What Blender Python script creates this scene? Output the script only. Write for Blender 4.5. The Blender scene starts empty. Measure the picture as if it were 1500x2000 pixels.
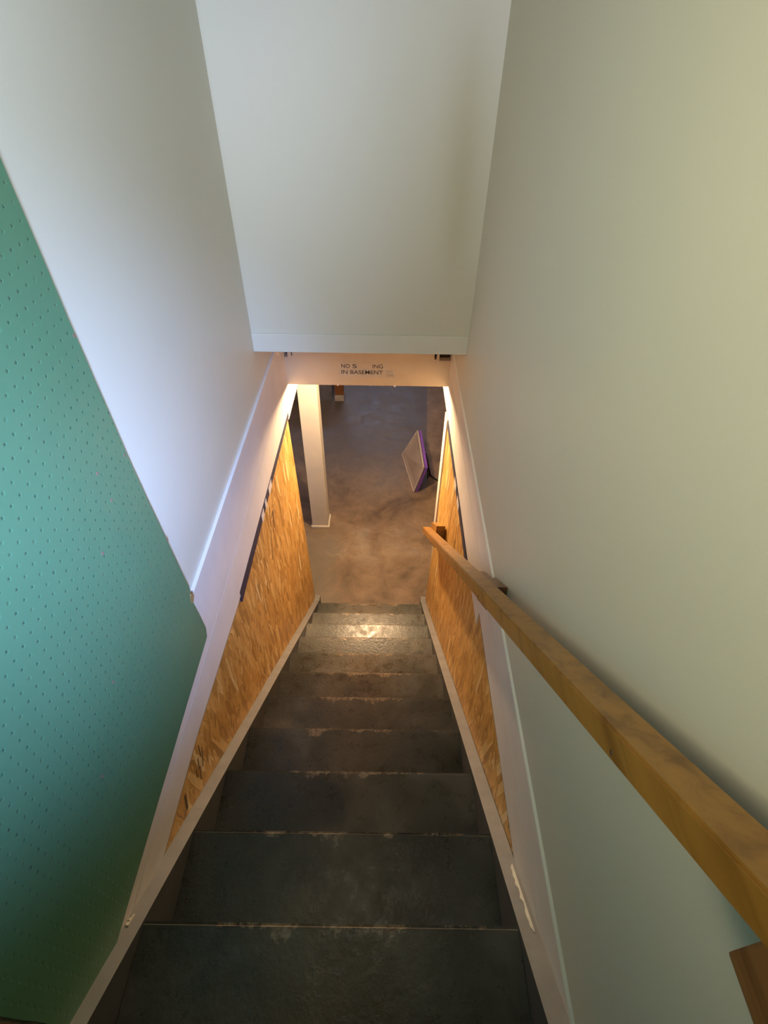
import bpy, bmesh, math, random
from mathutils import Vector, Matrix, Euler
random.seed(4)
C = bpy.context.scene.collection
R = math.radians

# ------------------------------------------------------------------ camera, world, lights, exposure
H = 3.73                                   # camera height above the basement floor; y = 0 is the camera
sc = bpy.context.scene
cam = bpy.data.cameras.new('camera'); camo = bpy.data.objects.new('camera', cam); C.objects.link(camo)
cam.sensor_fit = 'VERTICAL'; cam.sensor_height = 24; cam.lens = 24 * 1039 / 2000; cam.clip_start = 0.02
TH, RO = R(43.56), R(0.85)
fw = Vector((0, math.cos(TH), -math.sin(TH))); up = Vector((0, math.sin(TH), math.cos(TH))); rt = Vector((1, 0, 0))
rt2 = rt * math.cos(RO) + up * math.sin(RO); up2 = up * math.cos(RO) - rt * math.sin(RO)
m = Matrix((rt2, up2, -fw)).transposed().to_4x4(); m.translation = (0, 0, H)
camo.matrix_world = m
sc.camera = camo

w = bpy.data.worlds.new('world'); sc.world = w; w.use_nodes = True
w.node_tree.nodes['Background'].inputs[0].default_value = (.55, .62, .75, 1)
w.node_tree.nodes['Background'].inputs[1].default_value = .02

def area(name, loc, target, sx, sy, power, col, spread=180):
    l = bpy.data.lights.new(name, 'AREA'); l.shape = 'RECTANGLE'; l.size = sx; l.size_y = sy
    l.energy = power; l.color = col; l.spread = R(spread)
    o = bpy.data.objects.new(name, l); C.objects.link(o)
    o.location = (loc[0], loc[1], loc[2] + H)
    d = Vector(target) - Vector(loc); o.rotation_euler = d.to_track_quat('-Z', 'Y').to_euler()
    return o
COOL = (.62, .72, 1.0); WARM = (1.0, .80, .50)
area('hall_fill', (-.36, -.50, .55), (.36, .60, -.12), .30, .30, 4.7, (1.0, .90, .64), 82)  # added warm fill without a fixture; limited spread keeps the near treads dark
area('stair_top_fill', (-.1, .8, .90), (-.1, .8, -1), .35, .5, .8, (1.0, .90, .66), 150)  # added overhead fill without a fixture, evens out the stairwell walls
area('strip_fill_left', (-.50, -1.9, .10), (-.55, 2.1, -.2), .06, 1.0, 1.0, COOL, 20)  # added cool strip for the front wall's left edge, leaving its centre dimmer
area('strip_fill_right', (.29, -1.9, .35), (.32, 2.1, .1), .06, .9, .8, COOL, 22)  # added cool strip for the front wall's right edge
area('cool_beam_fill', (.30, -.65, .20), (-.57, .90, -.88), .22, .3, 11.5, (.32, .48, 1.0), 38)  # added cool beam that tints the left wall and pegboard
area('cool_cross_fill', (.18, -.45, .45), (-.57, .60, .08), .25, .4, 9.0, (.52, .68, 1.0), 68)  # added cool cross fill from the right, brightens the left wall
area('far_basement_daylight', (-.3, 8.4, -1.75), (0, 5.4, -3.73), 2.0, .35, 12, (.62, .72, 1.0), 140)
sc.view_settings.view_transform = 'Standard'; sc.view_settings.look = 'None'
sc.view_settings.gamma = 1; sc.view_settings.use_curve_mapping = False
sc.view_settings.exposure = 0.0
sc.cycles.use_denoising = True

# ------------------------------------------------------------------ materials
def newmat(name):
    M = bpy.data.materials.new(name); M.use_nodes = True
    nt = M.node_tree; b = nt.nodes['Principled BSDF']
    return M, nt, b
def N(nt, t, **kw):
    n = nt.nodes.new(t)
    for k, v in kw.items(): setattr(n, k, v)
    return n
def coords(nt, scale=(1, 1, 1), rot=(0, 0, 0), rnd=False):
    tc = N(nt, 'ShaderNodeTexCoord'); mp = N(nt, 'ShaderNodeMapping')
    mp.inputs['Scale'].default_value = scale; mp.inputs['Rotation'].default_value = rot
    nt.links.new(tc.outputs['Object'], mp.inputs['Vector'])
    if rnd:
        oi = N(nt, 'ShaderNodeObjectInfo'); mu = N(nt, 'ShaderNodeMath', operation='MULTIPLY'); mu.inputs[1].default_value = 37
        nt.links.new(oi.outputs['Random'], mu.inputs[0]); nt.links.new(mu.outputs[0], mp.inputs['Location'])
    return mp.outputs[0]
def noise(nt, vec, scale, detail=4, rough=.55, dist=0):
    n = N(nt, 'ShaderNodeTexNoise'); n.inputs['Scale'].default_value = scale; n.inputs['Detail'].default_value = detail
    n.inputs['Roughness'].default_value = rough; n.inputs['Distortion'].default_value = dist
    nt.links.new(vec, n.inputs['Vector']); return n.outputs['Fac']
def ramp(nt, fac, stops, interp='LINEAR'):
    r = N(nt, 'ShaderNodeValToRGB'); r.color_ramp.interpolation = interp; e = r.color_ramp.elements
    e[0].position, e[0].color = stops[0][0], (*stops[0][1], 1); e[1].position, e[1].color = stops[-1][0], (*stops[-1][1], 1)
    for p, c in stops[1:-1]:
        x = e.new(p); x.color = (*c, 1)
    nt.links.new(fac, r.inputs[0]); return r.outputs[0]
def mix(nt, f, a, b, mode='MIX'):
    x = N(nt, 'ShaderNodeMix', data_type='RGBA', blend_type=mode)
    for s, v in ((x.inputs[0], f), (x.inputs[6], a), (x.inputs[7], b)):
        if isinstance(v, (int, float)): s.default_value = v
        elif isinstance(v, tuple): s.default_value = (*v, 1)
        else: nt.links.new(v, s)
    return x.outputs[2]
def bump(nt, b, h, st, dist=.002):
    n = N(nt, 'ShaderNodeBump'); n.inputs['Strength'].default_value = st; n.inputs['Distance'].default_value = dist
    nt.links.new(h, n.inputs['Height']); nt.links.new(n.outputs[0], b.inputs['Normal'])
def mth(nt, op, a, b_=None, c=None):
    n = N(nt, 'ShaderNodeMath', operation=op)
    for i, v in enumerate((a, b_, c)):
        if v is None: continue
        if isinstance(v, (int, float)): n.inputs[i].default_value = v
        else: nt.links.new(v, n.inputs[i])
    return n.outputs[0]

def paint(name, col, rough=.55, var=.06, sc_=3.0, bmp=.15, spec=.4):
    M, nt, b = newmat(name); v = coords(nt)
    f = noise(nt, v, sc_, 3)
    lo = tuple(c * (1 - var) for c in col); hi = tuple(min(1, c * (1 + var)) for c in col)
    nt.links.new(ramp(nt, f, [(.3, lo), (.7, hi)]), b.inputs['Base Color'])
    b.inputs['Roughness'].default_value = rough; b.inputs['Specular IOR Level'].default_value = spec
    bump(nt, b, noise(nt, v, 180, 2), bmp, .0006)
    return M
WALL = paint('beige wall paint', (.655, .62, .49), .42, .02, 1.2, .2)
BOARDW = paint('white board paint', (.72, .66, .60), .5, .05, 6, .25)
TRIMP = paint('trim paint', (.68, .66, .54), .4, .02, 4, .1)
LEDGE = paint('bright ledge paint', (.80, .80, .68), .45, .02, 4, .1)
HEADER = paint('header cream paint', (.66, .54, .38), .5, .05, 5, .15)
POSTP = paint('post cream paint', (.72, .64, .54), .5, .04, 6, .15)
CEIL = paint('ceiling paint', (.7, .69, .6), .7, .03, 3, .1)
DARKW = paint('dark raw timber', (.10, .06, .03), .7, .2, 20, .2)
CHIP = paint('bare plaster', (.75, .68, .55), .8, .1, 40, .4)
BLUE = paint('dark blue foam strip', (.022, .018, .045), .6, .3, 60, .2)
LETTER = paint('black lettering', (.035, .025, .025), .6, .05, 30, .05)
LETTERG = paint('faded grey lettering', (.33, .27, .22), .6, .05, 30, .05)
DECAL = paint('pale decal', (.62, .54, .43), .4, .04, 30, .05)
DECAL2 = paint('pale decal film', (.66, .56, .42), .4, .04, 30, .05)
SKIRT = paint('grey stringer paint', (.26, .245, .23), .45, .12, 14, .3)
PANEL = paint('pale grey panel face', (.42, .35, .36), .5, .10, 6, .1)
PANELE = paint('white panel edge', (.72, .62, .62), .5, .1, 20, .1)
PURPLE = paint('purple backing', (.23, .09, .55), .5, .15, 16, .1)
BLACK = paint('black rubber', (.015, .013, .015), .5, .1, 20, .1)
PLAST = paint('white porcelain', (.8, .78, .72), .3, .02, 5, .02)
RUST = paint('rusty screw head', (.24, .13, .09), .7, .2, 200, .2)
GREYB = paint('dull grey block', (.12, .12, .16), .8, .15, 12, .2)
REDW = paint('red brown post paint', (.20, .075, .030), .6, .15, 14, .2)
BASEC = paint('pale concrete footing', (.40, .36, .36), .8, .1, 20, .3)
CHIPW = paint('torn pegboard core', (.34, .22, .07), .9, .2, 60, .4)

def osb(name, dark=1.0):
    M, nt, b = newmat(name)
    layers = []
    for i, (ang, sy, sz) in enumerate(((7, 62, 11), (-14, 52, 9), (24, 70, 12), (-4, 40, 8))):
        v = coords(nt, (1, 1, 1), (R(ang), 0, 0)); 
        mp = N(nt, 'ShaderNodeMapping'); mp.inputs['Scale'].default_value = (1, sy, sz); mp.inputs['Location'].default_value = (i * 7.3, i * 3.1, i * 5.7)
        nt.links.new(v, mp.inputs[0])
        vo = N(nt, 'ShaderNodeTexVoronoi'); vo.inputs['Scale'].default_value = 1; vo.inputs['Randomness'].default_value = 1
        nt.links.new(mp.outputs[0], vo.inputs['Vector'])
        sp = N(nt, 'ShaderNodeSeparateColor'); nt.links.new(vo.outputs['Color'], sp.inputs[0])
        g = noise(nt, mp.outputs[0], 3.5, 4, .7)
        layers.append((sp.outputs[0], sp.outputs[1], g))
    STOPS = [(0, (.40, .20, .040)), (.3, (.60, .31, .068)), (.6, (.70, .38, .092)), (.85, (.76, .44, .125)), (.95, (.84, .57, .21)), (1, (.88, .66, .32))]
    cur = ramp(nt, layers[0][0], STOPS)
    cur = mix(nt, 1.0, cur, ramp(nt, layers[0][2], [(.3, (.78, .78, .78)), (.7, (1.12, 1.12, 1.12))]), 'MULTIPLY')
    for k in (1, 2, 3):
        c = ramp(nt, layers[k][0], STOPS)
        c = mix(nt, 1.0, c, ramp(nt, layers[k][2], [(.3, (.78, .78, .78)), (.7, (1.12, 1.12, 1.12))]), 'MULTIPLY')
        cur = mix(nt, mth(nt, 'GREATER_THAN', layers[k][1], .55), cur, c)
    big = noise(nt, coords(nt), 3.2, 3)
    cur = mix(nt, 1.0, cur, ramp(nt, big, [(.3, (.80 * dark,) * 3), (.7, (1.0 * dark,) * 3)]), 'MULTIPLY')
    nt.links.new(cur, b.inputs['Base Color']); b.inputs['Roughness'].default_value = .5
    bump(nt, b, layers[1][0], .25, .001)
    return M
OSB = osb('oriented strand board')

def wood(name, col, dcol):
    M, nt, b = newmat(name)
    v = coords(nt, (38, 2.2, 38))
    f = noise(nt, v, 1.0, 6, .6, .6)
    c = ramp(nt, f, [(.3, dcol), (.5, col), (.72, tuple(min(1, x * 1.18) for x in col))])
    k = noise(nt, coords(nt), 4.0, 3)
    c = mix(nt, ramp(nt, k, [(.55, (0, 0, 0)), (.75, (.5, .5, .5))]), c, dcol)
    nt.links.new(c, b.inputs['Base Color']); b.inputs['Roughness'].default_value = .38
    bump(nt, b, f, .15, .0008)
    return M
RAILW = wood('varnished rail pine', (.33, .155, .024), (.19, .080, .009))
BLOCKW = wood('brown block wood', (.20, .09, .03), (.10, .04, .012))

def concrete():
    M, nt, b = newmat('stained concrete')
    v = coords(nt)
    mp_ = N(nt, 'ShaderNodeMapping'); mp_.inputs['Location'].default_value = (3.7, 8.1, 0); nt.links.new(v, mp_.inputs[0]); v = mp_.outputs[0]
    a = noise(nt, v, 1.6, 8, .62, .6); c2 = noise(nt, v, 6, 8, .65, 1.0); c3 = noise(nt, v, 28, 5, .6)
    c = ramp(nt, a, [(.30, (.115, .075, .048)), (.42, (.21, .14, .09)), (.55, (.30, .205, .135)), (.72, (.36, .29, .23))])
    c = mix(nt, 1.0, c, ramp(nt, c2, [(.3, (.72, .70, .68)), (.7, (1.22, 1.2, 1.18))]), 'MULTIPLY')
    c = mix(nt, ramp(nt, c3, [(.66, (0, 0, 0)), (.74, (.35, .35, .35))]), c, (.50, .42, .34))
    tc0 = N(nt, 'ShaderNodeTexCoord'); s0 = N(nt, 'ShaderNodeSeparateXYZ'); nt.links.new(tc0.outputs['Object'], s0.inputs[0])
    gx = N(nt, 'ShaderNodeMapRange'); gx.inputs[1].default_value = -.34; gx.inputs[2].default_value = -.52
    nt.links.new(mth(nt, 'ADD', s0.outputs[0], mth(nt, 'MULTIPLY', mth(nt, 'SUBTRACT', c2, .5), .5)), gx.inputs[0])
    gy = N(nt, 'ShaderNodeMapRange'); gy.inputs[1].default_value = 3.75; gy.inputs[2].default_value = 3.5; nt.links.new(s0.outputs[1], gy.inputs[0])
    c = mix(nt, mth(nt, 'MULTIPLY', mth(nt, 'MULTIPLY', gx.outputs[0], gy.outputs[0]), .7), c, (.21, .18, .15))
    # a blue grey area further back with a straight right edge
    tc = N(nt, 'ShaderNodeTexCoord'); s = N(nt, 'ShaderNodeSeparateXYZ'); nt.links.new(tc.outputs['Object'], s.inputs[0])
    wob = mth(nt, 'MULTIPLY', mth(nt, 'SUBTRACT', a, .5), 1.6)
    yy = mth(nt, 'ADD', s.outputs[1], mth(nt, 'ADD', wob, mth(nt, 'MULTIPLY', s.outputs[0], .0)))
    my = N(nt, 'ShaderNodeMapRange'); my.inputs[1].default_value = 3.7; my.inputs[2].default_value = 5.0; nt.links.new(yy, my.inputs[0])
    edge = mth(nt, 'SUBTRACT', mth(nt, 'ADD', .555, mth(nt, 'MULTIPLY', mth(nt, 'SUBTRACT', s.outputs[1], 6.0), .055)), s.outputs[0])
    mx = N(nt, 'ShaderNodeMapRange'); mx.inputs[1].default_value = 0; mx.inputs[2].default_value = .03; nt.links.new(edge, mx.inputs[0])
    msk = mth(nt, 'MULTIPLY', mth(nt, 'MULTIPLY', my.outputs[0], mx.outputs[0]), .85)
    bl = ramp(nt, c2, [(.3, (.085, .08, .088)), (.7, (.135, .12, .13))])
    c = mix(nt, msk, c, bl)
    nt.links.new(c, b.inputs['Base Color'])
    nt.links.new(ramp(nt, c2, [(.3, (.38,) * 3), (.7, (.6,) * 3)]), b.inputs['Roughness'])
    bump(nt, b, c2, .25, .003)
    return M
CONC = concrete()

def tread():
    M, nt, b = newmat('worn grey tread paint')
    v = coords(nt, rnd=True); a = noise(nt, v, 3.0, 5, .6, .4); f2 = noise(nt, v, 22, 5, .65); f3 = noise(nt, v, 70, 3)
    tc = N(nt, 'ShaderNodeTexCoord'); s = N(nt, 'ShaderNodeSeparateXYZ'); nt.links.new(tc.outputs['Object'], s.inputs[0])
    # footworn brown centre (worn shape of its own)
    cx = mth(nt, 'ABSOLUTE', mth(nt, 'ADD', s.outputs[0], 0.0))
    cen = N(nt, 'ShaderNodeMapRange'); cen.inputs[1].default_value = .30; cen.inputs[2].default_value = .05
    nt.links.new(mth(nt, 'ADD', cx, mth(nt, 'MULTIPLY', mth(nt, 'SUBTRACT', a, .5), .5)), cen.inputs[0])
    grey = ramp(nt, a, [(.32, (.020, .020, .013)), (.5, (.053, .048, .035)), (.66, (.118, .102, .080))])
    brown = ramp(nt, a, [(.35, (.040, .023, .009)), (.62, (.150, .098, .052))])
    c = mix(nt, mth(nt, 'MULTIPLY', cen.outputs[0], .8), grey, brown)
    # nosing wear: y = 0 is the front edge, ragged depth
    oi = N(nt, 'ShaderNodeObjectInfo'); cmb = N(nt, 'ShaderNodeCombineXYZ'); nt.links.new(mth(nt, 'MULTIPLY', oi.outputs['Random'], 91), cmb.inputs[1])
    nt.links.new(s.outputs[0], cmb.inputs[0]); nt.links.new(mth(nt, 'MULTIPLY', s.outputs[1], .8), cmb.inputs[2])
    a2 = noise(nt, cmb.outputs[0], 11, 6, .72)
    mid = N(nt, 'ShaderNodeMapRange'); mid.inputs[1].default_value = .42; mid.inputs[2].default_value = .12; mid.inputs[3].default_value = -.03; mid.inputs[4].default_value = .022
    nt.links.new(cx, mid.inputs[0])
    dep = mth(nt, 'ADD', mth(nt, 'MULTIPLY', mth(nt, 'SUBTRACT', a2, .52), .17), mth(nt, 'MULTIPLY', mid.outputs[0], .8))
    wr = N(nt, 'ShaderNodeMapRange'); wr.inputs[1].default_value = 0; wr.inputs[2].default_value = .006
    nt.links.new(mth(nt, 'ADD', s.outputs[1], dep), wr.inputs[0])
    wear = mth(nt, 'MULTIPLY', wr.outputs[0], .85)
    c = mix(nt, wear, c, ramp(nt, f3, [(.4, (.17, .10, .05)), (.6, (.34, .25, .16))]))
    c = mix(nt, ramp(nt, f2, [(.79, (0, 0, 0)), (.82, (.6, .6, .6))]), c, (.04, .03, .025))
    nt.links.new(c, b.inputs['Base Color'])
    nt.links.new(ramp(nt, f2, [(.35, (.24,) * 3), (.65, (.50,) * 3)]), b.inputs['Roughness'])
    ed = N(nt, 'ShaderNodeMapRange'); ed.inputs[1].default_value = -.012; ed.inputs[2].default_value = -.006; nt.links.new(s.outputs[1], ed.inputs[0])
    nt.links.new(mth(nt, 'ADD', mth(nt, 'MULTIPLY', f2, .65), mth(nt, 'MULTIPLY', ed.outputs[0], .45)), b.inputs['Roughness'])
    bump(nt, b, mth(nt, 'ADD', mth(nt, 'MULTIPLY', f2, .5), mth(nt, 'MULTIPLY', f3, .8)), .75, .0016)
    return M
TREAD = tread()
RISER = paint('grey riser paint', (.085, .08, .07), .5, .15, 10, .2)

def pegmat():
    M, nt, b = newmat('green pegboard')
    v = coords(nt)
    base = ramp(nt, noise(nt, v, 2.0, 3), [(.3, (.082, .200, .105)), (.7, (.096, .230, .122))])
    # grid of small paint-filled holes, 1 inch apart
    s = N(nt, 'ShaderNodeSeparateXYZ'); nt.links.new(v, s.inputs[0])
    def cell(o, off):
        q = mth(nt, 'DIVIDE', mth(nt, 'ADD', o, off), .0254)
        return mth(nt, 'SUBTRACT', mth(nt, 'FRACT', q), .5), mth(nt, 'FLOOR', q)
    fy, iy = cell(s.outputs[1], 10); fz, iz = cell(s.outputs[2], 10)
    r = mth(nt, 'SQRT', mth(nt, 'ADD', mth(nt, 'MULTIPLY', fy, fy), mth(nt, 'MULTIPLY', fz, fz)))
    cb = N(nt, 'ShaderNodeCombineXYZ'); nt.links.new(iy, cb.inputs[0]); nt.links.new(iz, cb.inputs[1])
    wn = N(nt, 'ShaderNodeTexWhiteNoise'); nt.links.new(cb.outputs[0], wn.inputs['Vector'])
    rad = N(nt, 'ShaderNodeMapRange'); rad.inputs[3].default_value = .035; rad.inputs[4].default_value = .085; nt.links.new(wn.outputs['Value'], rad.inputs[0])
    hole = mth(nt, 'LESS_THAN', r, rad.outputs[0])
    c = mix(nt, mth(nt, 'MULTIPLY', hole, .75), base, (.02, .06, .045))
    st = noise(nt, v, 9, 5)
    c = mix(nt, ramp(nt, st, [(.68, (0, 0, 0)), (.78, (.30, .30, .30))]), c, (.16, .17, .10))
    nt.links.new(c, b.inputs['Base Color']); b.inputs['Roughness'].default_value = .38
    rb = N(nt, 'ShaderNodeMapRange'); rb.inputs[1].default_value = .06; rb.inputs[2].default_value = .16; nt.links.new(r, rb.inputs[0])
    bump(nt, b, rb.outputs[0], .5, .0012)
    return M
PEG = pegmat()
BULB, nt_, b_ = newmat('glowing bulb'); b_.inputs['Emission Color'].default_value = (1, .70, .40, 1); b_.inputs['Emission Strength'].default_value = 1980
b_.inputs['Base Color'].default_value = (.9, .85, .7, 1)

# ------------------------------------------------------------------ helpers
def obj(name, bm, mat, parent=None, origin=None, bev=0, smooth=False):
    """link a bmesh (world coordinates, z relative to the camera) as one object"""
    if bev:
        bmesh.ops.bevel(bm, geom=list(bm.edges), offset=bev, segments=2, profile=.6, affect='EDGES', clamp_overlap=True)
    bmesh.ops.recalc_face_normals(bm, faces=bm.faces)
    vs = [v.co for v in bm.verts]
    if origin is None:
        origin = Vector(((min(v.x for v in vs) + max(v.x for v in vs)) / 2, (min(v.y for v in vs) + max(v.y for v in vs)) / 2, min(v.z for v in vs)))
    origin = Vector(origin)
    bmesh.ops.translate(bm, verts=bm.verts, vec=-origin)
    me = bpy.data.meshes.new(name); bm.to_mesh(me); bm.free()
    if smooth:
        for p in me.polygons: p.use_smooth = True
    me.materials.append(mat)
    o = bpy.data.objects.new(name, me); C.objects.link(o)
    wl = origin + Vector((0, 0, H))
    if parent is not None:
        o.parent = parent; o.location = wl - parent_world(parent)
    else: o.location = wl
    return o
def parent_world(p):
    l = Vector(p.location)
    while p.parent is not None: p = p.parent; l += Vector(p.location)
    return l
def struct(name, bm, mat, parent=None, bev=0):
    o = obj(name, bm, mat, parent, bev=bev)
    if parent is None: o['kind'] = 'structure'
    return o
def tag(o, label, cat, group=None):
    o['label'] = label; o['category'] = cat
    if group: o['group'] = group
    return o
def thing(name, label, cat, loc, group=None):
    o = bpy.data.objects.new(name, None); C.objects.link(o); o.location = (loc[0], loc[1], loc[2] + H); o.empty_display_size = .1
    return tag(o, label, cat, group)
def box(bm, x0, x1, y0, y1, z0, z1):
    vs = [bm.verts.new((x, y, z)) for x in (x0, x1) for y in (y0, y1) for z in (z0, z1)]
    for f in ((0, 1, 3, 2), (4, 6, 7, 5), (0, 4, 5, 1), (2, 3, 7, 6), (0, 2, 6, 4), (1, 5, 7, 3)): bm.faces.new([vs[i] for i in f])
    return bm
def B(*a): return box(bmesh.new(), *a)
def prism_x(pts, x0, x1, bm=None):
    """polygon in (y, z) extruded from x0 to x1"""
    bm = bm or bmesh.new()
    a = [bm.verts.new((x0, y, z)) for y, z in pts]; b = [bm.verts.new((x1, y, z)) for y, z in pts]
    bm.faces.new(a); bm.faces.new(b[::-1])
    for i in range(len(pts)): j = (i + 1) % len(pts); bm.faces.new((a[i], a[j], b[j], b[i]))
    return bm
def prism_y(pts, y0, y1, bm=None):
    bm = bm or bmesh.new()
    a = [bm.verts.new((x, y0, z)) for x, z in pts]; b = [bm.verts.new((x, y1, z)) for x, z in pts]
    bm.faces.new(a); bm.faces.new(b[::-1])
    for i in range(len(pts)): j = (i + 1) % len(pts); bm.faces.new((a[i], a[j], b[j], b[i]))
    return bm
def disc_x(x, y, z, r, t, n=10, bm=None):
    bm = bm or bmesh.new()
    return prism_x([(y + r * math.cos(i * 2 * math.pi / n), z + r * math.sin(i * 2 * math.pi / n)) for i in range(n)], x, x + t, bm)
def lathe(prof, cx, cy, n=24, bm=None):
    bm = bm or bmesh.new(); rings = []
    for r, z in prof: rings.append([bm.verts.new((cx + r * math.cos(2 * math.pi * i / n), cy + r * math.sin(2 * math.pi * i / n), z)) for i in range(n)])
    for a, b in zip(rings, rings[1:]):
        for i in range(n): j = (i + 1) % n; bm.faces.new((a[i], a[j], b[j], b[i]))
    bm.faces.new(rings[0]); bm.faces.new(rings[-1][::-1]); return bm
def tube(pts, r, n=8):
    bm = bmesh.new(); rings = []
    for i, p in enumerate(pts):
        p = Vector(p); d = (Vector(pts[min(i + 1, len(pts) - 1)]) - Vector(pts[max(i - 1, 0)])).normalized()
        s = d.cross(Vector((0, 0, 1))).normalized(); u = s.cross(d)
        rings.append([bm.verts.new(p + r * (s * math.cos(a * 2 * math.pi / n) + u * math.sin(a * 2 * math.pi / n))) for a in range(n)])
    for a, b in zip(rings, rings[1:]):
        for i in range(n): j = (i + 1) % n; bm.faces.new((a[i], a[j], b[j], b[i]))
    bm.faces.new(rings[0]); bm.faces.new(rings[-1][::-1]); return bm

XL, XR = -.572, .348            # upper wall faces
YF = 2.145                      # front wall face
ZFL = -3.73                     # basement floor
S0, SL = 1.297, .848            # nosing line: z = -(S0 + SL*y)
RUN = .24
def zn(y): return -(S0 + SL * y)
ZHALL = zn(-.012)               # upper landing
ZC = .92                        # hall ceiling

# ------------------------------------------------------------------ structure
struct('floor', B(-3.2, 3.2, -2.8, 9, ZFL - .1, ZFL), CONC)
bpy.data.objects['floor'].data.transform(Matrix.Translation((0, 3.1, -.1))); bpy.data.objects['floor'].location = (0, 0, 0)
# stairwell walls: full height beside the stairs, only the beam zone past the stair foot
struct('wall_left', prism_x([(.02, ZFL), (2.60, ZFL), (2.60, -1.745), (3.25, -1.745), (3.25, -.9), (2.6, ZC), (.02, ZC)], XL - .11, XL), WALL)
wr_ = prism_x([(-2.6, ZFL), (2.66, ZFL), (2.66, -1.71), (3.25, -1.71), (3.25, -1.289), (-2.6, -1.289)], XR + .012, XR + .12)
struct('wall_right_lower', wr_, WALL)
struct('wall_right', prism_x([(-2.6, -1.289), (3.25, -1.289), (3.25, -.9), (2.6, ZC), (-2.6, ZC)], XR, XR + .12), WALL)
struct('wall_front', B(XL, XR, YF, YF + .10, -1.088, ZC), WALL)
struct('trim_1', B(XL, XR, YF - .009, YF, -1.088, -1.006), TRIMP, bev=.0025)
struct('ceiling', B(-1.9, XR + .11, -2.7, 2.6, ZC, ZC + .08), CEIL)
struct('wall_hall_left', B(-1.9, -1.8, -2.6, .02, ZHALL - .3, ZC), WALL)
struct('wall_hall_return', B(-1.9, XL - .11, .02, .12, ZHALL - .3, ZC), WALL)
# hall back wall with a door opening; two narrow sidelights invented for strip fills
bk = bmesh.new()
for a in ((-1.9, -.52, ZHALL, ZC), (-.30, .19, .85, ZC), (.37, XR + .11, ZHALL, ZC), (-.52, -.30, .80, ZC), (.19, .37, .80, ZC), (-.52, -.30, ZHALL, -.55), (.19, .37, ZHALL, -.25)):
    box(bk, a[0], a[1], -2.7, -2.6, a[2], a[3])
struct('wall_back', bk, WALL)
dr = struct('door_1', B(-.30, .19, -2.68, -2.62, ZHALL, .85), TRIMP, bev=.003)
obj('door_handle', lathe([(.012, -.31), (.028, -.30), (.03, -.27), (.012, -.25)], .14, -2.58, 16), PLAST, dr)
struct('floor_hall', B(-1.9, XR, -2.7, -.06, ZHALL - .12, ZHALL - .001), RISER)
# basement shell
struct('wall_basement_left', B(-3.3, -3.2, -2.8, 9, ZFL, -1.2), BASEC)
struct('wall_basement_right', B(3.2, 3.3, -2.8, 9, ZFL, -1.2), BASEC)
struct('wall_basement_far', B(-3.2, 3.2, 9, 9.1, ZFL, -1.2), BASEC)
cb = bmesh.new(); box(cb, -3.3, XL - .11, -2.8, 9.1, -1.2, -1.1) if False else None
box(cb, -3.3, 3.3, 2.795, 9.1, -1.2, -1.09); box(cb, XL, XR, 2.25, 2.795, -1.085, -1.0)
struct('ceiling_basement', cb, CEIL)
# side boards (two boards each side, with a fine seam) lining the stairwell below the ledge
struct('trim_2', prism_x([(.05, -1.264), (.05, -1.5), (2.0, -1.5), (3.2, -1.512), (3.2, -1.264)], XL + .0002, -.560), BOARDW)
struct('trim_3', prism_x([(.05, -1.5015), (.05, -1.60), (.69, -1.617), (1.28, -1.69), (2.6, -1.703), (2.6, -1.745), (3.2, -1.745), (3.2, -1.5015)], XL + .0002, -.5597), BOARDW)
struct('trim_4', B(.3565, XR + .0118, -.4, 3.2, -1.475, -1.3065), BOARDW)
struct('trim_7', prism_y([(XR - .0005, -1.289), (.3435, -1.2965), (.3435, -1.304), (XR + .0118, -1.306), (XR + .0118, -1.2895)], -.4, 3.2), LEDGE)
struct('trim_5', prism_x([(-.2, -1.4765), (-.2, -1.63), (1.17, -1.615), (1.18, -1.70), (3.2, -1.71), (3.2, -1.4765)], .3560, XR + .0118), BOARDW)
# dark upright board at the hall end of the left wall
struct('trim_6', B(XL - .12, -.545, -.06, .045, ZHALL, ZC), DARKW, bev=.003)

# header board with its notched top corners and lettering
HY = 2.70
hd = thing('header_board', 'cream painted board across the foot of the stairwell carrying black lettering', 'beam', (-.1, HY, -1.572))
hb = prism_y([(XL + .002, -1.572), (.3595, -1.572), (.3595, -1.412), (.292, -1.412), (.292, -1.30), (.277, -1.30), (.277, -1.405), (.264, -1.405), (.264, -1.30),
              (-.515, -1.30), (-.515, -1.395), (-.522, -1.395), (-.522, -1.30), (-.542, -1.30), (-.542, -1.402), (XL + .002, -1.402)], HY, HY + .038)
obj('board', hb, HEADER, hd)
obj('backing_joist', B(XL + .002, .3595, HY + .045, HY + .085, -1.50, -1.21), DARKW, hd)
for x, r in ((-.275, .006), (-.09, .0035), (-.02, .003), (.050, .008)):
    bm = bmesh.new(); bmesh.ops.create_icosphere(bm, subdivisions=2, radius=r); bmesh.ops.translate(bm, verts=bm.verts, vec=(x, HY + .004, -1.573)); obj('paint_drip', bm, PLAST, hd, smooth=True)
dc = thing('lettered_decal', 'pale stick-on lettering reading NO S ING IN BASEMENT on the cream header', 'sign', (-.11, HY - .001, -1.52))
obj('upper_strip', prism_y([(-.262, -1.468), (.012, -1.468), (.012, -1.430), (-.262, -1.430)], HY - .0012, HY - .0002), DECAL2, dc)
obj('lower_strip', prism_y([(-.262, -1.520), (.052, -1.520), (.052, -1.470), (-.262, -1.470)], HY - .0012, HY - .0002), DECAL, dc)
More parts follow.
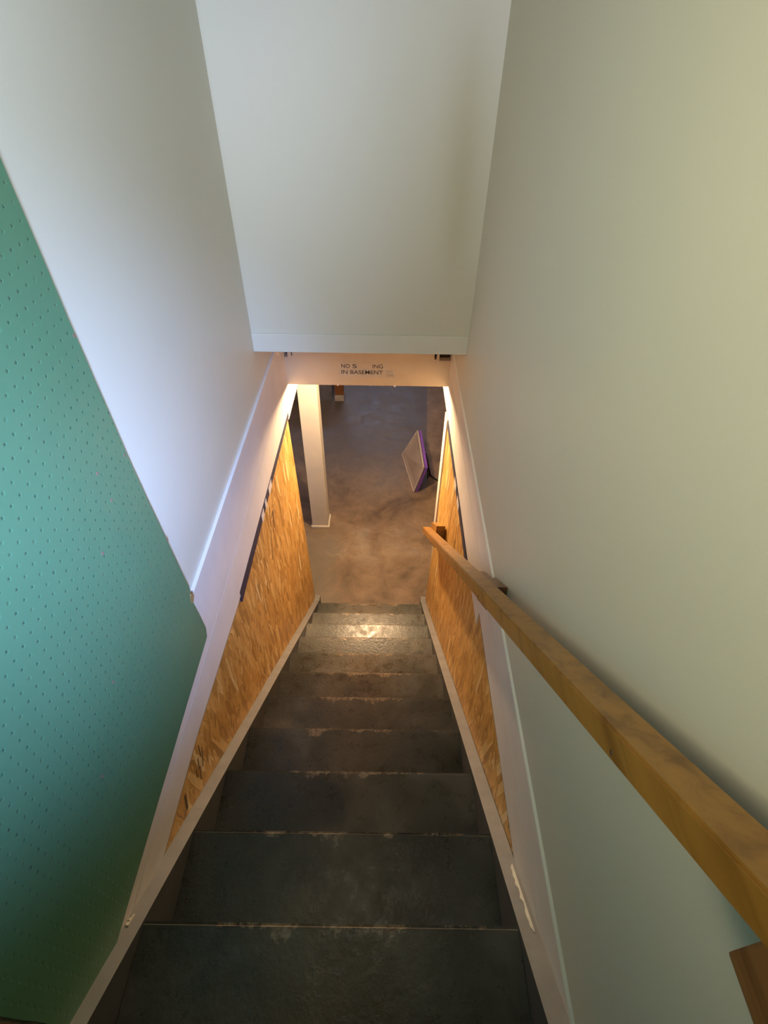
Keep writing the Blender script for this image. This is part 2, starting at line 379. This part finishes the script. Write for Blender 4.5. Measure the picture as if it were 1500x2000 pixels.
def text(s, x0, x1, zb, hgt, mat, name, parent):
    cu = bpy.data.curves.new('t', 'FONT'); cu.body = s; cu.size = 1; cu.extrude = .004; cu.offset = .003
    o = bpy.data.objects.new('t', cu); C.objects.link(o)
    dg = bpy.context.evaluated_depsgraph_get(); dg.update()
    me = bpy.data.meshes.new_from_object(o.evaluated_get(dg)); bpy.data.objects.remove(o)
    bm = bmesh.new(); bm.from_mesh(me); bpy.data.meshes.remove(me)
    xs = [v.co.x for v in bm.verts]; ys = [v.co.y for v in bm.verts]; a, b = min(xs), max(xs); c, d = min(ys), max(ys)
    for v in bm.verts:
        v.co = Vector((x0 + (v.co.x - a) / (b - a) * (x1 - x0), HY - .0014 - v.co.z * .1, zb + (v.co.y - c) / (d - c) * hgt))
    ob = obj(name, bm, mat, parent); return ob
text('NO', -.250, -.202, -1.463, .0235, LETTER, 'lettering', dc)
text('S', -.187, -.164, -1.463, .0235, LETTER, 'lettering', dc)
text('ING', -.075, -.018, -1.463, .0235, LETTER, 'lettering', dc)
text('IN BASEMENT', -.250, -.018, -1.500, .0235, LETTER, 'lettering', dc)
text('CITY', .000, .038, -1.492, .014, LETTERG, 'small_lettering', dc)
text('CODE', .000, .040, -1.512, .014, LETTERG, 'small_lettering', dc)

# ------------------------------------------------------------------ staircase
XS0, XS1 = -.524, .315
st = thing('staircase', 'steep straight flight of worn grey painted steps down to the basement', 'stairs', (-.1, 1.4, ZFL))
def tread_bm():
    bm = B(XS0 + .0005, XS1 - .0005, -.262, 0, -.030, 0)
    ed = [e for e in bm.edges if abs(e.verts[0].co.y) < 1e-6 and abs(e.verts[1].co.y) < 1e-6 and abs(e.verts[0].co.z - e.verts[1].co.z) < 1e-6]
    bmesh.ops.bevel(bm, geom=ed, offset=.008, segments=3, affect='EDGES'); 
    bmesh.ops.translate(bm, verts=bm.verts, vec=(.1045, 0, 0)); bmesh.ops.recalc_face_normals(bm, faces=bm.faces); return bm
tb = tread_bm(); tm = bpy.data.meshes.new('tread'); tb.to_mesh(tm); tb.free(); tm.materials.append(TREAD)
rb_ = B(XS0 + .105, XS1 + .104, -.030, -.014, -.2035 , -.030); rm = bpy.data.meshes.new('riser'); bmesh.ops.recalc_face_normals(rb_, faces=rb_.faces); rb_.to_mesh(rm); rb_.free(); rm.materials.append(RISER)
for k in range(-1, 11):
    y = .228 + RUN * k
    for nme, me in (('tread', tm), ('riser', rm)):
        o = bpy.data.objects.new(nme, me); C.objects.link(o); o.parent = st
        o.location = Vector((-.1045 , y, zn(y) + H)) - Vector(st.location)
def stringer(x0, x1, yb, lift=.002):
    ye = 2.74
    return prism_x([(yb, zn(yb) + lift), (ye - .055, zn(ye - .055) + lift), (ye, ZFL + .155), (ye, ZFL), (2.50, ZFL), (yb, zn(yb) - .32)], x0, x1)
sl = obj('stringer', stringer(XL + .001, XS0, -.014), SKIRT, st)
sr = obj('stringer', stringer(XS1, .3563, -.008), SKIRT, st)
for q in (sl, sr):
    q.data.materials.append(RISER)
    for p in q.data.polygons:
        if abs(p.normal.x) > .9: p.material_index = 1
def chips(name, x0, x1, ya, yb_, side, par, seed):
    rnd = random.Random(seed); n = 16; lo = []; hi = []
    for i in range(n):
        t = i / (n - 1); y = ya + (yb_ - ya) * t; wd = (.003 + .006 * rnd.random()) * (1 if 0 < i < n - 1 else .2)
        a = (x1 - wd, y); b = (x1, y)
        lo.append(a); hi.append(b)
    bm = bmesh.new()
    A_ = [bm.verts.new((x, y, zn(y) + .0045)) for x, y in lo]; B_ = [bm.verts.new((x, y, zn(y) + .0075)) for x, y in hi]
    A2 = [bm.verts.new((x, y, zn(y) + .001)) for x, y in lo]; B2 = [bm.verts.new((x, y, zn(y) + .001)) for x, y in hi]
    for i in range(n - 1):
        for q in ((A_[i], A_[i+1], B_[i+1], B_[i]), (A2[i], B2[i], B2[i+1], A2[i+1]), (A_[i], A2[i], A2[i+1], A_[i+1]), (B_[i], B_[i+1], B2[i+1], B2[i])): bm.faces.new(q)
    bm.faces.new((A_[0], B_[0], B2[0], A2[0])); bm.faces.new((A_[-1], A2[-1], B2[-1], B_[-1]))
    o = obj(name, bm, CHIP, par); o['label'] = 'pale bare chips along the edge'; return o
chips('paint_chip', 0, XR - .002, .215, .375, 1, sr, 3)
chips('paint_chip', 0, XL + .022, .215, .240, -1, sl, 5)

# ------------------------------------------------------------------ OSB side panels
def panel(label, pts, x0, x1, group=None):
    o = obj('strand_board', prism_x(pts, x0, x1), OSB); tag(o, label, 'panel'); return o
def low(y): return zn(y) + .004
def mark(par, name, pts, x, t, mat, lab=None):
    o = obj(name, prism_x(pts, x, x + t), mat, par)
    if lab: o['label'] = lab
INK = paint('faded dark ink', (.10, .06, .025), .7, .3, 90, .1); EDGE = paint('raw board edge', (.36, .25, .14), .7, .1, 30, .2)
pL = panel('long orange strand board on the left, from the stair foot under the blue strip',
      [(1.275, low(1.275)), (1.275, -1.705), (2.585, -1.720), (2.598, -1.745), (2.735, low(2.735) ), ], XL + .0002, -.5655)
pN = panel('strand board on the left nearest the pegboard, tapering to a point at the stair edge',
      [(.372, low(.372)), (.70, -1.618), (1.271, -1.688), (1.271, low(1.271))], XL + .0002, -.5642)
pR = panel('far strand board on the right wall, below the dark strip at the stair foot',
      [(1.175, low(1.175)), (1.175, -1.712), (2.54, -1.712), (2.55, -1.73), (2.58, -2.6), (2.735, low(2.735))], .3583, XR + .0118)
pQ = panel('narrow strand board on the right wall below the middle rail bracket, tapering upward',
      [(.41, low(.41)), (1.169, -1.617), (1.169, low(1.169))], .3575, XR + .0118)
def bar(par, x, t, y0, z0, y1, z1, wdt=.006):
    d = Vector((y1 - y0, z1 - z0)).normalized(); n = Vector((-d.y, d.x)) * wdt * .5
    mark(par, 'ink_stamp', [(y0 - n.x, z0 - n.y), (y1 - n.x, z1 - n.y), (y1 + n.x, z1 + n.y), (y0 + n.x, z0 + n.y)], x, t, INK, 'faded dark stamped mark')
XP = -.5655
bar(pL, XP, .0004, 1.905, -1.79, 1.875, -1.90, .010); bar(pL, XP, .0004, 1.955, -1.86, 1.935, -1.96, .014)
bar(pL, XP, .0004, 1.945, -1.865, 1.915, -1.875, .008); bar(pL, XP, .0004, 1.93, -1.90, 1.90, -1.96, .008); bar(pL, XP, .0004, 1.86, -1.90, 1.80, -2.06, .009)
bar(pL, XP, .0004, 1.640, -2.047, 1.618, -2.110, .008)
for a_ in ((.69, -1.665, .676, -1.715, .006), (.70, -1.70, .665, -1.76, .006), (.66, -1.69, .645, -1.735, .006), (.63, -1.70, .62, -1.735, .005), (.655, -1.735, .63, -1.775, .006), (.545, -1.662, .525, -1.715, .014)):
    bar(pN, -.5642, .0004, *a_[:4], a_[4])
bar(pR, .3579, .0003, 1.86, -1.82, 1.82, -1.97, .006); bar(pR, .3579, .0003, 1.84, -1.94, 1.80, -1.99, .018)
mark(pN, 'board_edge', [(.372, -1.612), (.70, -1.620), (1.271, -1.690), (1.271, -1.706), (.70, -1.634), (.388, -1.626)], -.5642, .0008, EDGE, 'pale raw edge')
mark(pQ, 'board_edge', [(.40, -1.6175), (1.169, -1.6175), (1.169, -1.634), (.425, -1.630)], .3569, .0006, EDGE, 'pale raw edge')
def strip(label, pts, x0, x1, smears):
    t = obj('foam_strip', prism_x(pts, x0, x1), BLUE); tag(t, label, 'strip')
    for y, l in smears:
        z = pts[0][1]; 
        obj('paint_smear', B(min(x0, x1) - .0006 if x0 > 0 else x1 - .0002, x0 + .0002 if x0 > 0 else x1 + .0006, y, y + l, z - .004, z + .040), BOARDW, t)
    return t
strip('thin dark blue strip along the top of the left strand board', [(1.285, -1.728), (2.60, -1.724), (2.60, -1.694), (1.285, -1.668)], -.5655, -.5585, [(1.93, .07), (1.83, .03), (1.74, .05)])
strip('thin dark strip along the top of the right strand board', [(1.42, -1.738), (2.54, -1.728), (2.54, -1.690), (1.42, -1.690)], .3520, .3583, [(1.98, .07), (1.84, .07)])
tag(obj('corner_board', prism_x([(2.556, -1.712), (2.66, -1.712), (2.66, -2.70), (2.585, -2.70)], .3500, XR + .0118), BOARDW, bev=.002), 'narrow bright white upright board edging the far right strand board', 'board')

# ------------------------------------------------------------------ pegboard
pg = thing('pegboard', 'large green pegboard sheet fixed on the left stairwell wall', 'pegboard', (-.555, .5, -1.455))
pp = [(.05, -1.45), (.945, -1.455), (.957, -1.425), (.949, -1.335), (.942, -1.28), (.938, -1.235), (.951, -1.225), (.945, -1.17), (.912, -.75), (.898, -.40), (.893, -.16), (.885, .35), (.05, .35)]
rp = random.Random(2); pts = []
for i in range(len(pp)):                       # slightly ragged sawn edges
    a, b = pp[i], pp[(i + 1) % len(pp)]; L = math.dist(a, b); n = max(1, int(L / .04))
    for j in range(n):
        t = j / n; e = .0012 * (rp.random() - .5) if j else 0
        pts.append((a[0] + (b[0] - a[0]) * t + e, a[1] + (b[1] - a[1]) * t + e))
obj('sheet', prism_x(pts, -.5595, -.555), PEG, pg, bev=0)
ck = obj('torn_corner', prism_x([(.930, -1.262), (.944, -1.272), (.958, -1.262), (.957, -1.245), (.944, -1.236), (.933, -1.248)], -.5590, -.5543), CHIPW, pg); ck['label'] = 'small brown torn patch on the edge'
for y, z in ((.900, -.700), (.795, -.735), (.79, -.66), (.70, -.79), (.55, -1.02), (.40, -1.12), (.955 - .02, -1.0), (.895, -.43)):
    obj('screw_head', disc_x(-.5555, y, z, .0036, .0012), RUST, pg)
for y in (.12, .50, .83):
    obj('batten', B(XL + .0008, -.5597, y, y + .03, -1.24, .34), BOARDW, pg)

# ------------------------------------------------------------------ handrail
RT0, RTS = .340, .862
def zr(y): return -(RT0 + RTS * y)
hr = thing('handrail', 'varnished wooden handrail sloping down the right wall on blocks', 'handrail', (.275, 1.0, zr(1.0)))
ra = [(-.45, zr(-.45)), (2.41, zr(2.41)), (2.40, zr(2.40) - .040), (2.37, zr(2.37) - .050), (-.45, zr(-.45) - .050)]
bm = prism_x(ra, .250, .2985)
bmesh.ops.bevel(bm, geom=list(bm.edges), offset=.003, segments=2, affect='EDGES')
obj('rail', bm, RAILW, hr)
def block(name, y0, y1, top, bot, x0, x1, mat=BLOCKW, lab=None):
    bm = prism_x([(y0, zr(y0) + top), (y1, zr(y1) + top), (y1, zr(y1) - bot), (y0, zr(y0) - bot)], x0, x1)
    o = obj(name, bm, mat, hr, bev=.0015)
    return o
block('mounting_block', .929, 1.045, -.024, .130, .3005, .3464)
block('mounting_block', 1.047, 1.16, -.03, .115, .3005, .3400)
block('mounting_block', 2.14, 2.385, .045, .135, .3005, .3495, RAILW)
obj('mounting_block', B(.271, XR - .0005, -.10, .067, -.529, -.395), BLOCKW, hr, bev=.003)
for y in (.86, .24):
    obj('screw_head', disc_x(.2490, y, zr(y) - .036, .003, .0012), DARKW, hr)

# ------------------------------------------------------------------ basement things
po = thing('support_post', 'square cream painted post standing on the concrete left of the stair foot', 'post', (-.62, 3.755, ZFL))
obj('shaft', B(-.700, -.545, 3.685, 3.84, ZFL + .03, -1.2), POSTP, po, bev=.004)
obj('footing', B(-.712, -.532, 3.672, 3.852, ZFL, ZFL + .03), POSTP, po, bev=.006)
fp = thing('timber_post', 'red brown timber post on a pale footing far back on the floor', 'post', (-.60, 6.05, ZFL))
obj('shaft', B(-.655, -.545, 6.02, 6.13, ZFL + .08, -1.2), REDW, fp, bev=.003)
obj('footing', B(-.66, -.54, 6.00, 6.15, ZFL, ZFL + .08), BASEC, fp, bev=.006)
tag(obj('grey_block', B(-1.25, -.69, 6.0, 6.45, ZFL, ZFL + .42), GREYB, bev=.01), 'low dark blue grey block beside the red brown timber post', 'crate')  # plain block standing in for an unidentified dark shape

# leaning panel
lp = thing('leaning_panel', 'pale grey rectangular panel with purple back propped up on the basement floor', 'panel', (.26, 4.55, ZFL))
Cc, Dd = Vector((.311, 4.228, ZFL)), Vector((.196, 4.882, ZFL)); Bb, Aa = Vector((.388, 4.155, -3.335)), Vector((.352, 4.815, -3.345))
nrm = (Dd - Cc).cross(Bb - Cc).normalized()
if nrm.x < 0: nrm = -nrm
Bb = Cc + (Bb - Cc); 
def slab(a, b, c, d, off, th):
    bm = bmesh.new(); f = [bm.verts.new(p + nrm * off) for p in (a, b, c, d)]; g = [bm.verts.new(p + nrm * (off + th)) for p in (a, b, c, d)]
    bm.faces.new(f); bm.faces.new(g[::-1])
    for i in range(4): j = (i + 1) % 4; bm.faces.new((f[i], f[j], g[j], g[i]))
    return bm
up_ = Vector((0, 0, .004))
Aa2, Bb2, Cc2, Dd2 = [p + up_ for p in (Aa, Bb, Cc, Dd)]
obj('face_panel', slab(Aa2, Bb2, Cc2, Dd2, 0, .012), PANEL, lp, bev=.002)
fr = bmesh.new()
def rim(p, q, wv, off, th, bm):
    for vs in (slab(p, q, q + wv, p + wv, off, th),):
        me = bpy.data.meshes.new('x'); vs.to_mesh(me); bm.from_mesh(me); bpy.data.meshes.remove(me); vs.free()
wa = (Cc2 - Bb2).normalized() * .028; wb = (Bb2 - Aa2).normalized() * .03
rim(Aa2, Bb2, wa * .3, -.003, .014, fr); rim(Dd2, Cc2, -wa * .3, -.003, .014, fr); rim(Bb2, Cc2, -wb * .6, -.003, .014, fr); rim(Aa2, Dd2, wb * .3, -.003, .014, fr)
obj('frame', fr, PANELE, lp)
obj('back_panel', slab(Aa2 + Vector((.0, .0, -.004)), Bb2, Cc2, Dd2, .020, .026), PURPLE, lp, bev=.003)
obj('spacer', slab(Aa2 + wa + wb, Bb2 + wa - wb, Cc2 - wa - wb, Dd2 - wa + wb, .012, .008), PURPLE, lp)
obj('prop_leg', prism_x([(4.50, ZFL + .005), (4.54, ZFL + .005), (4.54, -3.38), (4.50, -3.38)], .60, .615), BLACK, lp) if False else obj('prop_leg', tube([(.43, 4.5, -3.42), (.50, 4.5, ZFL + .012)], .010), BLACK, lp)
cord = [(.44, 4.30, -3.44), (.455, 4.33, -3.56), (.465, 4.42, -3.68), (.47, 4.52, -3.715), (.50, 4.52, -3.722), (.54, 4.46, -3.722), (.60, 4.40, -3.722), (.70, 4.36, -3.722), (.95, 4.40, -3.722), (1.3, 4.5, -3.722)]
obj('cord', tube(cord, .0075), BLACK, lp, smooth=True)

# basement lamp: bare bulb in a ceiling holder just behind the header (out of sight from the stairs)
LX, LY = -.13, 3.16
lm = thing('ceiling_lamp', 'bare glowing bulb in a white holder on the basement ceiling behind the header', 'lamp', (LX, LY, -1.62))
obj('holder', lathe([(.055, -1.2), (.055, -1.24), (.03, -1.27), (.022, -1.36), (.02, -1.56)], LX, LY), PLAST, lm, smooth=True)
obj('bulb', lathe([(.013, -1.56), (.016, -1.585), (.028, -1.61), (.034, -1.635), (.031, -1.66), (.018, -1.678), (.004, -1.683)], LX, LY), BULB, lm, smooth=True)
